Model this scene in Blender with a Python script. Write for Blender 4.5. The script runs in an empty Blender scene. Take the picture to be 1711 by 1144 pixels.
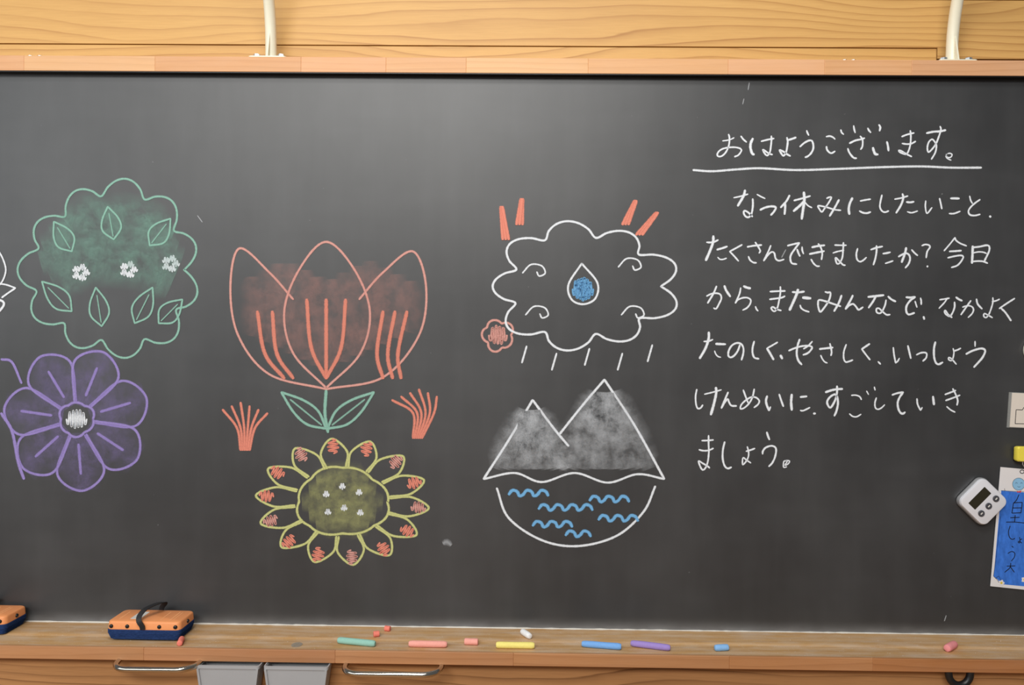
import bpy, bmesh, math, random
from mathutils import Vector, Matrix

# ------------------------------------------------------------------ camera, world, lights, exposure
scene = bpy.context.scene
COL = scene.collection
W, H, F, D = 1711.0, 1144.0, 1300.0, 1.36      # picture size, focal length in pixels, camera to board
YAW, ROLL = math.radians(0.7), math.radians(-0.55)

def turn(x, y, z):
    c, s = math.cos(ROLL), math.sin(ROLL)
    x, z = c*x + s*z, -s*x + c*z
    c, s = math.cos(YAW), math.sin(YAW)
    return Vector((c*x - s*y, s*x + c*y, z))

RIGHT, FWD, UP = turn(1, 0, 0), turn(0, 1, 0), turn(0, 0, 1)
CAM = Vector((0, -D, 0))
cam_data = bpy.data.cameras.new('camera')
cam_data.sensor_width = 36.0
cam_data.lens = 36.0*F/W
cam_data.clip_start = 0.05
cam = bpy.data.objects.new('camera', cam_data)
COL.objects.link(cam)
m = Matrix((RIGHT, UP, -FWD)).transposed().to_4x4()
m.translation = CAM
cam.matrix_world = m
scene.camera = cam

world = bpy.data.worlds.new('world')
scene.world = world
world.use_nodes = True
world.node_tree.nodes['Background'].inputs['Color'].default_value = (0.93, 0.97, 1.0, 1)
world.node_tree.nodes['Background'].inputs['Strength'].default_value = 0.13

def area(name, loc, target, sx, sy, power, color):
    l = bpy.data.lights.new(name, 'AREA')
    l.shape = 'RECTANGLE'; l.size = sx; l.size_y = sy; l.energy = power; l.color = color
    o = bpy.data.objects.new(name, l); COL.objects.link(o)
    o.location = loc
    o.rotation_euler = (Vector(target) - Vector(loc)).to_track_quat('-Z', 'Y').to_euler()
    return o

# windows along the left side of the classroom, ceiling lamps behind the photographer
area('window_light', (-2.5, -1.9, 0.6), (-0.3, -0.2, 0.1), 2.4, 1.5, 21, (0.90, 0.96, 1.0))
area('ceiling_light', (-0.10, -1.35, 1.62), (-0.1, -0.3, 0.2), 0.9, 0.4, 18, (1.0, 0.98, 0.94))
area('ceiling_light', (-0.75, -3.3, 1.62), (-0.5, -1.0, 0.0), 2.4, 0.8, 92, (1.0, 0.985, 0.95))

vs = scene.view_settings
vs.view_transform = 'Standard'; vs.look = 'None'; vs.gamma = 1.0; vs.use_curve_mapping = False
vs.exposure = 0.0

# ------------------------------------------------------------------ helpers
rnd = random.Random(7)

def ray(px, py):
    return RIGHT*((px - W/2)/F) + UP*(-(py - H/2)/F) + FWD

def at(px, py, Y=0.0):                       # the point of the plane y = Y that shows at this pixel
    d = ray(px, py)
    return CAM + d*((Y - CAM.y)/d.y)

def atz(px, py, z):                          # the point of the level z that shows at this pixel
    d = ray(px, py)
    return CAM + d*((z - CAM.z)/d.z)

def tag(o, label=None, cat=None, group=None, kind=None):
    if label: o['label'] = label
    if cat: o['category'] = cat
    if group: o['group'] = group
    if kind: o['kind'] = kind
    return o

def empty(name, loc=(0, 0, 0)):
    o = bpy.data.objects.new(name, None); COL.objects.link(o)
    o.location = loc; o.empty_display_size = 0.02
    return o

def link(name, bm, mat, parent=None, smooth=False, color=None, matrix=None):
    me = bpy.data.meshes.new(name)
    bmesh.ops.recalc_face_normals(bm, faces=bm.faces[:])
    bm.to_mesh(me); bm.free()
    if smooth:
        for p in me.polygons: p.use_smooth = True
        try: me.set_sharp_from_angle(angle=math.radians(38))
        except Exception: pass
    if mat: me.materials.append(mat)
    o = bpy.data.objects.new(name, me); COL.objects.link(o)
    if color: o.color = (color[0], color[1], color[2], 1)
    if parent:
        o.parent = parent
    if matrix is not None: o.matrix_local = matrix
    return o

def box(bm, x0, x1, y0, y1, z0, z1, bev=0.0, seg=1):
    b = bmesh.new()
    v = [b.verts.new((x, y, z)) for x in (x0, x1) for y in (y0, y1) for z in (z0, z1)]
    for f in ((0,1,3,2), (4,6,7,5), (0,4,5,1), (2,3,7,6), (0,2,6,4), (1,5,7,3)):
        b.faces.new([v[i] for i in f])
    bmesh.ops.recalc_face_normals(b, faces=b.faces[:])
    if bev: bmesh.ops.bevel(b, geom=b.edges[:], offset=bev, segments=seg, affect='EDGES', profile=0.5)
    tmp = bpy.data.meshes.new('tmp'); b.to_mesh(tmp); b.free(); bm.from_mesh(tmp); bpy.data.meshes.remove(tmp)

def rr(lx, ly, r, n=5, cx=0.0, cy=0.0):      # rounded rectangle ring
    pts = []
    for qx, qy, a0 in ((1, 1, 0), (-1, 1, 90), (-1, -1, 180), (1, -1, 270)):
        for i in range(n + 1):
            a = math.radians(a0 + 90*i/n)
            pts.append((cx + qx*(lx/2 - r) + r*math.cos(a), cy + qy*(ly/2 - r) + r*math.sin(a)))
    return pts

def loft(bm, rings, cap0=True, cap1=True):   # rings of equal length, 3-D points
    vr = [[bm.verts.new(p) for p in r] for r in rings]
    n = len(vr[0])
    for a, b in zip(vr, vr[1:]):
        for i in range(n):
            bm.faces.new((a[i], a[(i+1) % n], b[(i+1) % n], b[i]))
    if cap0: bm.faces.new(vr[0][::-1])
    if cap1: bm.faces.new(vr[-1])
    return vr

def slab(bm, layers, n=5):                   # layers: (lx, ly, r, z)
    loft(bm, [[(x, y, z) for x, y in rr(lx, ly, r, n)] for lx, ly, r, z in layers])

def tube(bm, pts, rad, n=14):
    pts = [Vector(p) for p in pts]
    rads = rad if isinstance(rad, (list, tuple)) else [rad]*len(pts)
    rings = []; up = None
    for i, p in enumerate(pts):
        t = (pts[min(i+1, len(pts)-1)] - pts[max(i-1, 0)]).normalized()
        if up is None:
            up = Vector((0, 0, 1)) if abs(t.z) < 0.9 else Vector((1, 0, 0))
        up = (up - t*up.dot(t)).normalized(); s = t.cross(up)
        rings.append([p + (up*math.cos(2*math.pi*k/n) + s*math.sin(2*math.pi*k/n))*rads[i] for k in range(n)])
    loft(bm, rings)

def spline(pts, step):                       # Catmull-Rom through the points
    P = [Vector(p) for p in pts]
    if len(P) == 2: P = [P[0], (P[0]+P[1])/2, P[1]]
    Q = [P[0]*2 - P[1]] + P + [P[-1]*2 - P[-2]]
    out = []
    for i in range(1, len(Q) - 2):
        a, b, c, d = Q[i-1], Q[i], Q[i+1], Q[i+2]
        n = max(2, int((c - b).length/step))
        for k in range(n):
            t = k/n
            out.append(0.5*((2*b) + (c - a)*t + (2*a - 5*b + 4*c - d)*t*t + (3*b - a - 3*c + d)*t**3))
    out.append(P[-1])
    return out

# ------------------------------------------------------------------ materials
def new_mat(name):
    mt = bpy.data.materials.new(name); mt.use_nodes = True
    nt = mt.node_tree
    return mt, nt, nt.nodes['Principled BSDF'], nt.nodes.new, nt.links.new

def math_node(nt, op, a, b=None, clamp=False):
    n = nt.nodes.new('ShaderNodeMath'); n.operation = op; n.use_clamp = clamp
    for i, v in enumerate((a, b)):
        if v is None: continue
        if isinstance(v, (int, float)): n.inputs[i].default_value = v
        else: nt.links.new(v, n.inputs[i])
    return n.outputs[0]

def noise(nt, vec, scale, detail=2.0, rough=0.5, stretch=None, shift=None):
    mp = nt.nodes.new('ShaderNodeMapping')
    if stretch: mp.inputs['Scale'].default_value = stretch
    nt.links.new(vec, mp.inputs['Vector'])
    if shift is not None: nt.links.new(shift, mp.inputs['Location'])
    n = nt.nodes.new('ShaderNodeTexNoise')
    n.inputs['Scale'].default_value = scale; n.inputs['Detail'].default_value = detail
    n.inputs['Roughness'].default_value = rough
    nt.links.new(mp.outputs[0], n.inputs['Vector'])
    return n.outputs['Fac']

def ramp(nt, fac, stops):
    r = nt.nodes.new('ShaderNodeValToRGB')
    e = r.color_ramp.elements
    while len(e) < len(stops): e.new(0.5)
    for el, (p, c) in zip(e, stops):
        el.position = p; el.color = c if len(c) == 4 else (*c, 1)
    nt.links.new(fac, r.inputs['Fac'])
    return r.outputs['Color']

def mix(nt, fac, a, b, mode='MIX'):
    n = nt.nodes.new('ShaderNodeMix'); n.data_type = 'RGBA'; n.blend_type = mode
    for sock, v in ((n.inputs[0], fac), (n.inputs[6], a), (n.inputs[7], b)):
        if isinstance(v, (int, float)): sock.default_value = v
        elif isinstance(v, tuple): sock.default_value = v if len(v) == 4 else (*v, 1)
        else: nt.links.new(v, sock)
    return n.outputs[2]

def lin(r, g, b):
    f = lambda c: (c/255/12.92) if c/255 <= 0.04045 else ((c/255 + 0.055)/1.055)**2.4
    return (f(r), f(g), f(b))

def wood(name, light, dark, freq, amp, strength=1.0, rough=0.5, dust=0.0, tint=False):
    """Boards sawn lengthwise along x: growth rings as drawn-out lines with cathedral arches."""
    mt, nt, bs, N, L = new_mat(name)
    tc = N('ShaderNodeTexCoord'); vec = tc.outputs['Object']
    oi = N('ShaderNodeObjectInfo')
    cmb = N('ShaderNodeCombineXYZ')
    L(math_node(nt, 'MULTIPLY', oi.outputs['Random'], 9.0), cmb.inputs[0])
    L(math_node(nt, 'MULTIPLY', oi.outputs['Random'], 5.0), cmb.inputs[2])
    sh = cmb.outputs[0]
    sep = N('ShaderNodeSeparateXYZ'); L(vec, sep.inputs[0])
    warp = noise(nt, vec, 1.0, 1.5, 0.45, (1.5, 5.0, 7.0), sh)
    wob = noise(nt, vec, 1.0, 2.0, 0.5, (9.0, 40.0, 60.0), sh)
    v = math_node(nt, 'ADD', math_node(nt, 'MULTIPLY', math_node(nt, 'SUBTRACT', sep.outputs[2], sep.outputs[1]), freq),
                  math_node(nt, 'MULTIPLY', warp, amp))
    v = math_node(nt, 'ADD', v, math_node(nt, 'MULTIPLY', wob, 0.35))
    s = math_node(nt, 'FRACT', v)
    ring = ramp(nt, s, [(0.0, (0, 0, 0)), (0.45, (0.06, 0.06, 0.06)), (0.8, (0.45, 0.45, 0.45)), (0.93, (1, 1, 1)), (1.0, (0, 0, 0))])
    gate = noise(nt, vec, 1.0, 1.0, 0.5, (1.1, 9.0, 16.0), sh)
    gate = ramp(nt, gate, [(0.3, (0.25, 0.25, 0.25)), (0.65, (1, 1, 1))])
    fibre = noise(nt, vec, 1.0, 3.0, 0.6, (22.0, 500.0, 700.0), sh)
    patch = noise(nt, vec, 1.0, 2.0, 0.5, (2.2, 9.0, 9.0), sh)
    f = math_node(nt, 'MULTIPLY', math_node(nt, 'MULTIPLY', ring, gate), strength, True)
    c = mix(nt, f, light, dark)
    c = mix(nt, math_node(nt, 'MULTIPLY', math_node(nt, 'SUBTRACT', fibre, 0.35, True), 0.5), c, dark)
    c = mix(nt, math_node(nt, 'MULTIPLY', math_node(nt, 'SUBTRACT', patch, 0.42, True), 1.0), c, dark)
    if tint: c = mix(nt, 1.0, c, oi.outputs['Color'], 'MULTIPLY')
    if dust:
        d1 = noise(nt, vec, 1.0, 3.0, 0.6, (16.0, 60.0, 60.0))
        d2 = noise(nt, vec, 420.0, 2.0, 0.6)
        dd = math_node(nt, 'ADD', math_node(nt, 'MULTIPLY', math_node(nt, 'SUBTRACT', d1, 0.38, True), 2.0*dust),
                       math_node(nt, 'MULTIPLY', math_node(nt, 'SUBTRACT', d2, 0.62, True), 5.0*dust), True)
        c = mix(nt, dd, c, (0.72, 0.68, 0.62))
    L(c, bs.inputs['Base Color'])
    bs.inputs['Roughness'].default_value = rough
    bs.inputs['Specular IOR Level'].default_value = 0.35
    bp = N('ShaderNodeBump'); bp.inputs['Strength'].default_value = 0.13; bp.inputs['Distance'].default_value = 0.0006
    L(fibre, bp.inputs['Height']); L(bp.outputs[0], bs.inputs['Normal'])
    return mt

def plain(name, color, rough=0.5, metal=0.0, spec=0.5, var=0.0, scale=60.0, stretch=None, bump=0.0):
    mt, nt, bs, N, L = new_mat(name)
    tc = N('ShaderNodeTexCoord')
    n = noise(nt, tc.outputs['Object'], scale, 3.0, 0.6, stretch)
    k = 1.0 - var
    c = mix(nt, n, tuple(x*k for x in color), tuple(min(1.0, x*(1 + var)) for x in color))
    L(c, bs.inputs['Base Color'])
    bs.inputs['Roughness'].default_value = rough; bs.inputs['Metallic'].default_value = metal
    bs.inputs['Specular IOR Level'].default_value = spec
    if bump:
        bp = N('ShaderNodeBump'); bp.inputs['Strength'].default_value = bump; bp.inputs['Distance'].default_value = 0.0008
        L(n, bp.inputs['Height']); L(bp.outputs[0], bs.inputs['Normal'])
    return mt

def chalk_mark(name, low, gain, patchy):
    """Chalk left on slate: opacity = coverage of the stroke broken up by the tooth of the board."""
    mt, nt, bs, N, L = new_mat(name)
    tc = N('ShaderNodeTexCoord'); vec = tc.outputs['Object']
    at_ = N('ShaderNodeAttribute'); at_.attribute_name = 'cover'
    oi = N('ShaderNodeObjectInfo')
    fine = noise(nt, vec, 900.0, 3.0, 0.7)
    mr = N('ShaderNodeMapRange'); mr.inputs[1].default_value = 0.38; mr.inputs[2].default_value = 0.6
    mr.inputs[3].default_value = low; mr.inputs[4].default_value = 1.0
    L(fine, mr.inputs[0])
    a = math_node(nt, 'MULTIPLY', math_node(nt, 'MULTIPLY', at_.outputs['Fac'], gain), mr.outputs[0])
    if patchy:
        big = noise(nt, vec, 34.0, 4.0, 0.65)
        mr2 = N('ShaderNodeMapRange'); mr2.inputs[1].default_value = 0.33; mr2.inputs[2].default_value = 0.68
        mr2.inputs[3].default_value = 0.15; mr2.inputs[4].default_value = 1.2
        L(big, mr2.inputs[0])
        a = math_node(nt, 'MULTIPLY', a, mr2.outputs[0])
    a = math_node(nt, 'MULTIPLY', a, 1.0, True)
    L(oi.outputs['Color'], bs.inputs['Base Color'])
    bs.inputs['Roughness'].default_value = 1.0; bs.inputs['Specular IOR Level'].default_value = 0.0
    L(a, bs.inputs['Alpha'])
    return mt

M = {}
M['wall_wood'] = wood('wall_wood', lin(214, 169, 102), lin(166, 116, 62), 66.0, 8.0, 0.85, 0.5)
M['rail_wood'] = wood('rail_wood', lin(226, 178, 134), lin(196, 146, 102), 90.0, 4.0, 0.55, 0.5, 0.06, True)
M['tray_wood'] = wood('tray_wood', lin(206, 164, 112), lin(160, 114, 68), 60.0, 4.0, 0.6, 0.55, 0.45)
M['fascia_wood'] = wood('fascia_wood', lin(194, 140, 96), lin(148, 98, 60), 70.0, 3.5, 0.5, 0.5, 0.03, True)
M['cabinet_wood'] = wood('cabinet_wood', lin(188, 138, 90), lin(92, 54, 26), 84.0, 9.0, 1.0, 0.5)
M['chalk_line'] = chalk_mark('chalk_line', 0.72, 1.1, False)
M['chalk_smear'] = chalk_mark('chalk_smear', 0.5, 1.0, True)
M['cream_paint'] = plain('cream_paint', lin(232, 228, 206), 0.35, 0, 0.5, 0.02)
M['zinc'] = plain('zinc', lin(205, 208, 212), 0.3, 0.85, 0.5, 0.05)
M['chrome'] = plain('chrome', lin(200, 194, 184), 0.16, 1.0, 0.5, 0.02)
M['orange_plastic'] = plain('orange_plastic', lin(243, 158, 100), 0.45, 0, 0.4, 0.04)
M['blue_corduroy'] = plain('blue_corduroy', lin(44, 66, 112), 0.95, 0, 0.1, 0.75, 220.0, (1, 1, 3), 0.4)
M['black_strap'] = plain('black_strap', lin(34, 34, 36), 0.6, 0, 0.4, 0.15)
M['black_plastic'] = plain('black_plastic', lin(22, 22, 23), 0.4, 0, 0.5, 0.1)
M['grey_plastic'] = plain('grey_plastic', lin(166, 168, 171), 0.5, 0, 0.4, 0.05, 30.0)
M['grey_inside'] = plain('grey_inside', lin(120, 121, 122), 0.6, 0, 0.4, 0.05, 30.0)
M['timer_white'] = plain('timer_white', lin(222, 222, 228), 0.32, 0, 0.5, 0.01)
M['timer_silver'] = plain('timer_silver', lin(206, 207, 210), 0.3, 0.6, 0.5, 0.02)
M['lcd'] = plain('lcd', lin(48, 44, 30), 0.2, 0, 0.5, 0.12, 200.0)
M['button_grey'] = plain('button_grey', lin(70, 70, 76), 0.45, 0, 0.5, 0.05)
M['paper'] = plain('paper', lin(226, 223, 224), 0.6, 0, 0.3, 0.02)
M['cream_paper'] = plain('cream_paper', lin(222, 213, 202), 0.6, 0, 0.3, 0.02)
M['ink'] = plain('ink', lin(24, 24, 30), 0.7, 0, 0.2, 0.1)
M['paint_blue'] = plain('paint_blue', lin(58, 116, 214), 0.6, 0, 0.3, 0.55, 60.0, (2.2, 1, 0.35))
M['pale_blue'] = plain('pale_blue', lin(140, 190, 226), 0.6, 0, 0.3, 0.06)
M['red_ink'] = plain('red_ink', lin(206, 50, 60), 0.6, 0, 0.3, 0.05)
M['yellow_ink'] = plain('yellow_ink', lin(220, 190, 60), 0.6, 0, 0.3, 0.05)
M['yellow_plastic'] = plain('yellow_plastic', lin(240, 222, 84), 0.4, 0, 0.5, 0.04)
M['white_plastic'] = plain('white_plastic', lin(232, 230, 216), 0.4, 0, 0.5, 0.02)
M['label_grey'] = plain('label_grey', lin(214, 212, 206), 0.6, 0, 0.3, 0.25, 500.0)
M['pale_print'] = plain('pale_print', lin(250, 186, 130), 0.6, 0, 0.3, 0.05)
M['knot'] = plain('knot', lin(150, 138, 124), 0.7, 0, 0.3, 0.35, 160.0)
M['dark_gap'] = plain('dark_gap', lin(60, 40, 22), 0.9, 0, 0.1, 0.2)
M['floor_wood'] = wood('floor_wood', lin(190, 142, 92), lin(140, 96, 56), 30.0, 5.0, 0.6, 0.4)

def film():
    mt, nt, bs, N, L = new_mat('laminate_film')
    tc = N('ShaderNodeTexCoord')
    n = noise(nt, tc.outputs['Object'], 40.0, 2.0)
    L(mix(nt, n, (0.6, 0.62, 0.6), (0.75, 0.77, 0.75)), bs.inputs['Base Color'])
    bs.inputs['Roughness'].default_value = 0.15; bs.inputs['Alpha'].default_value = 0.22
    return mt
M['film'] = film()

def slate():
    mt, nt, bs, N, L = new_mat('slate')
    tc = N('ShaderNodeTexCoord'); vec = tc.outputs['Object']
    cloud = noise(nt, vec, 1.0, 4.0, 0.6, (3.2, 1, 2.4))
    swipe = noise(nt, vec, 1.0, 3.0, 0.6, (22.0, 1, 2.2))
    arcs = noise(nt, vec, 1.0, 3.0, 0.6, (2.0, 1, 9.0))
    speck = noise(nt, vec, 130.0, 1.0, 0.4)
    d = math_node(nt, 'MULTIPLY', math_node(nt, 'SUBTRACT', cloud, 0.40, True), 0.10)
    d = math_node(nt, 'ADD', d, math_node(nt, 'MULTIPLY', math_node(nt, 'SUBTRACT', swipe, 0.45, True), 0.03))
    d = math_node(nt, 'ADD', d, math_node(nt, 'MULTIPLY', math_node(nt, 'SUBTRACT', arcs, 0.5, True), 0.05))
    d = math_node(nt, 'ADD', d, math_node(nt, 'MULTIPLY', math_node(nt, 'SUBTRACT', speck, 0.80, True), 2.0))
    sep = N('ShaderNodeSeparateXYZ'); L(vec, sep.inputs[0])
    # chalk dust that has settled along the foot of the board
    foot = N('ShaderNodeMapRange'); foot.inputs[1].default_value = -0.475; foot.inputs[2].default_value = -0.4995
    foot.inputs[3].default_value = 0.0; foot.inputs[4].default_value = 1.0
    L(sep.outputs[2], foot.inputs[0])
    fn = noise(nt, vec, 1.0, 3.0, 0.6, (14.0, 1, 30.0))
    ft = math_node(nt, 'MULTIPLY', math_node(nt, 'POWER', foot.outputs[0], 2.2), math_node(nt, 'MULTIPLY', fn, 0.42))
    d = math_node(nt, 'ADD', d, ft, True)
    c = mix(nt, d, (0.0262, 0.0270, 0.0290), (0.72, 0.74, 0.76))
    L(c, bs.inputs['Base Color'])
    bs.inputs['Roughness'].default_value = 0.46
    bs.inputs['Specular IOR Level'].default_value = 0.78
    bp = N('ShaderNodeBump'); bp.inputs['Strength'].default_value = 0.12; bp.inputs['Distance'].default_value = 0.0003
    L(noise(nt, vec, 1200.0, 2.0), bp.inputs['Height']); L(bp.outputs[0], bs.inputs['Normal'])
    return mt
M['slate'] = slate()

# ------------------------------------------------------------------ setting: wall boards, floor
X0, X1 = -1.75, 1.75
ZT, ZR0, ZR1 = -0.499, 0.4655, 0.4919        # tray top, rail underside, rail top
TF, TB = -0.110, -0.5195                      # tray front, tray underside
bm = bmesh.new(); box(bm, X0, X1, 0.066, 0.12, -1.35, 1.3)
wall = tag(link('wall_back', bm, M['dark_gap']), kind='structure')
xs = at(1565, 92, 0.05).x
GAP = 0.0011
rows = [(0.626, 0.712), (0.7125, 0.80), (0.80, 0.89), (0.89, 0.98), (0.98, 1.07), (1.07, 1.16), (1.16, 1.25)]
pieces = [(X0, xs, 0.40, 0.537), (X0, X1, 0.537, 0.6245)] + [(X0, X1, a, b) for a, b in rows]
for i, (a, b, z0, z1) in enumerate(pieces):
    bm = bmesh.new()
    if i == 1:       # the board that drops down beside the end of the narrow one
        pr = [(a, z0 + GAP), (xs + 0.002, z0 + GAP), (xs + 0.002, 0.5185), (b, 0.5185), (b, z1 - GAP), (a, z1 - GAP)]
        loft(bm, [[(x, 0.066, z) for x, z in pr], [(x, 0.0505, z) for x, z in pr]])
    else:
        box(bm, a, b, 0.050, 0.066, z0 + GAP, z1 - GAP, 0.0008)
    link('plank', bm, M['wall_wood'], wall)
bm = bmesh.new(); box(bm, -3, 3, -4, 0.2, -1.38, -1.35)
tag(link('floor', bm, M['floor_wood']), kind='structure')

# ------------------------------------------------------------------ chalkboard
board = tag(empty('chalkboard', (0, 0, 0)), 'wide dark grey chalkboard with light wooden rail and ledge, covered in chalk', 'chalkboard')
bm = bmesh.new(); box(bm, X0, X1, 0.0, 0.02, ZT - 0.005, ZR0 + 0.01)
link('writing_surface', bm, M['slate'], board)

bm = bmesh.new(); box(bm, X0, X1, -0.0140, 0.0445, ZR0 + 0.0005, ZR1 - 0.0006)
rail = link('top_rail', bm, M['rail_wood'], board, color=(0.9, 0.85, 0.8))
cuts = [X0] + [at(px, 108, -0.015).x for px in (40, 259, 503, 645, 779, 983, 1217, 1378, 1524)] + [X1]
tones = [(.93, .86, .80), (1.03, 1.04, .98), (.91, .83, .74), (1.0, .93, .88), (.98, .93, .84), (1.03, 1.03, .93),
         (.98, .93, .82), (1.02, .97, .95), (1.0, .95, .87), (.92, .86, .84)]
for a, b, t in zip(cuts, cuts[1:], tones):
    bm = bmesh.new(); box(bm, a, b, -0.015, 0.045, ZR0, ZR1, 0.0006)
    link('rail_block', bm, M['rail_wood'], rail, color=t)
bm = bmesh.new(); box(bm, X0, X1, -0.0138, 0.0, ZR0 - 0.0014, ZR0 + 0.0002)  # added black strip: paints the shade under the overhanging rail
link('shade_strip', bm, M['black_plastic'], rail)
for px in (46, 62, 1414, 1429):              # small flat screws that peep over the rail
    c = at(px, 99, -0.010)
    bm = bmesh.new()
    loft(bm, [[(c.x + r*math.cos(k*math.pi/4), 0.0 + r*math.sin(k*math.pi/4), z) for k in range(8)]
              for r, z in ((0.0065, ZR1 - 0.001), (0.0065, ZR1 + 0.0035), (0.004, ZR1 + 0.005))])
    link('screw_head', bm, M['zinc'], rail)

def extrude_x(bm, prof, a, b):
    loft(bm, [[(a, y, z) for y, z in prof], [(b, y, z) for y, z in prof]])
prof = [(0.0, ZT), (-0.050, ZT), (-0.054, ZT - 0.0004), (-0.060, ZT - 0.0022), (-0.066, ZT - 0.0026), (-0.096, ZT - 0.0026),
        (-0.101, ZT - 0.0020), (-0.1045, ZT - 0.0004), (-0.1052, TB + 0.001), (0.0, TB + 0.001)]
bm = bmesh.new(); extrude_x(bm, prof, X0, X1)
tray = link('chalk_tray', bm, M['tray_wood'], board)
cuts = [X0] + [at(px, 1100, TF).x for px in (-60, 240, 560, 858, 1219, 1459)] + [X1]
tones = [(.98, 1.0, 1.0), (1.0, 1.0, 1.0), (1.0, .98, 1.02), (.97, .96, .97), (1.0, 1.0, .98), (.96, .92, .85), (.86, .76, .64)]  # wood tones; right end browner, partly painting in the weaker light there
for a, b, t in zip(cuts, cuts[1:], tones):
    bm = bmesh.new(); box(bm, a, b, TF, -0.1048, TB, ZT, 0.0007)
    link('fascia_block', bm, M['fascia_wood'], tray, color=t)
c = atz(496, 1077, ZT - 0.0026)
bm = bmesh.new()
loft(bm, [[(c.x + 0.009*math.cos(k*math.pi/8), c.y + 0.0105*math.sin(k*math.pi/8), z) for k in range(16)] for z in (ZT - 0.006, ZT - 0.0022)])
link('wood_plug', bm, M['knot'], tray)

# chalk dust: a bead along the foot of the board and crumbs on the ledge
dust_mat = plain('chalk_dust', lin(214, 208, 198), 1.0, 0, 0.05, 0.12, 300.0)
bm = bmesh.new(); rings = []; x = X0
while x < X1:
    k = 0.55 + 0.75*rnd.random()
    rings.append([(x, 0.0, ZT - 0.0004), (x, -0.0034*k, ZT - 0.0004), (x, -0.0012*k, ZT + 0.0009*k), (x, 0.0, ZT + 0.0014*k)])
    x += 0.006 + 0.012*rnd.random()
loft(bm, rings)
tag(link('dust_bead', bm, dust_mat, tray), kind='stuff')
bm = bmesh.new()
for _ in range(320):
    x, y, r = rnd.uniform(-0.95, 0.95), -0.003 - 0.100*rnd.random()**1.3, 0.0003 + 0.0005*rnd.random()**2
    z = ZT - 0.0001 if y > -0.052 else (ZT - 0.0024 if y < -0.062 and y > -0.097 else ZT - 0.0012)
    v = [bm.verts.new((x + r*math.cos(a), y + r*math.sin(a), z)) for a in (0.3, 2.2, 4.4)] + [bm.verts.new((x, y, z + r*1.2))]
    for f in ((0, 1, 3), (1, 2, 3), (2, 0, 3), (2, 1, 0)): bm.faces.new([v[i] for i in f])
tag(link('dust_crumbs', bm, dust_mat, tray), kind='stuff')

# ------------------------------------------------------------------ chalk marks
class Marks:
    """Soft-edged ribbons of chalk lying on the board; pixels of the photo turned into points of the board."""
    layer = 0
    def __init__(self): self.v, self.f, self.c = [], [], []
    def stroke(self, pts, w, cover=1.0, soft=0.32, jitter=0.10, to=None, step=1.6):
        P = spline([(p[0], p[1]) for p in pts], step)
        Marks.layer = (Marks.layer + 1) % 60
        Y = -0.0004 - 0.000012*Marks.layer
        n = len(P); prev = None
        for i, p in enumerate(P):
            t = P[min(i+1, n-1)] - P[max(i-1, 0)]
            if t.length < 1e-6: t = Vector((1, 0))
            t.normalize(); s = Vector((-t.y, t.x))
            ww = w*(1 + jitter*(rnd.random()*2 - 1))
            e = min(1.0, 0.62 + min(i, n-1-i)*step/max(w, 1)*0.9)
            ww *= e
            q = p + Vector((t.x, t.y))*(0 if 0 < i < n-1 else (w*0.2 if i else -w*0.2))
            base = len(self.v)
            for k, a in ((-0.5*(1+soft), 0), (-0.5*(1-soft), 1), (0.5*(1-soft), 1), (0.5*(1+soft), 0)):
                r = q + s*(ww*k)
                self.v.append(to(r) if to else tuple(at(r.x, r.y, Y)))
                self.c.append(a*cover)
            if prev is not None:
                for k in range(3): self.f.append((prev+k, prev+k+1, base+k+1, base+k))
            prev = base
    def smear(self, pts, w, cover=0.35):
        self.stroke(pts, w, cover, soft=0.75, jitter=0.05, step=4)
    def build(self, name, mat, parent, color, label=None):
        me = bpy.data.meshes.new(name)
        me.from_pydata(self.v, [], self.f)
        at_ = me.attributes.new('cover', 'FLOAT', 'POINT')
        at_.data.foreach_set('value', self.c)
        me.materials.append(mat)
        o = bpy.data.objects.new(name, me); COL.objects.link(o); o.parent = parent
        o.color = (*color, 1)
        if label: o['label'] = label
        return o

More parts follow.
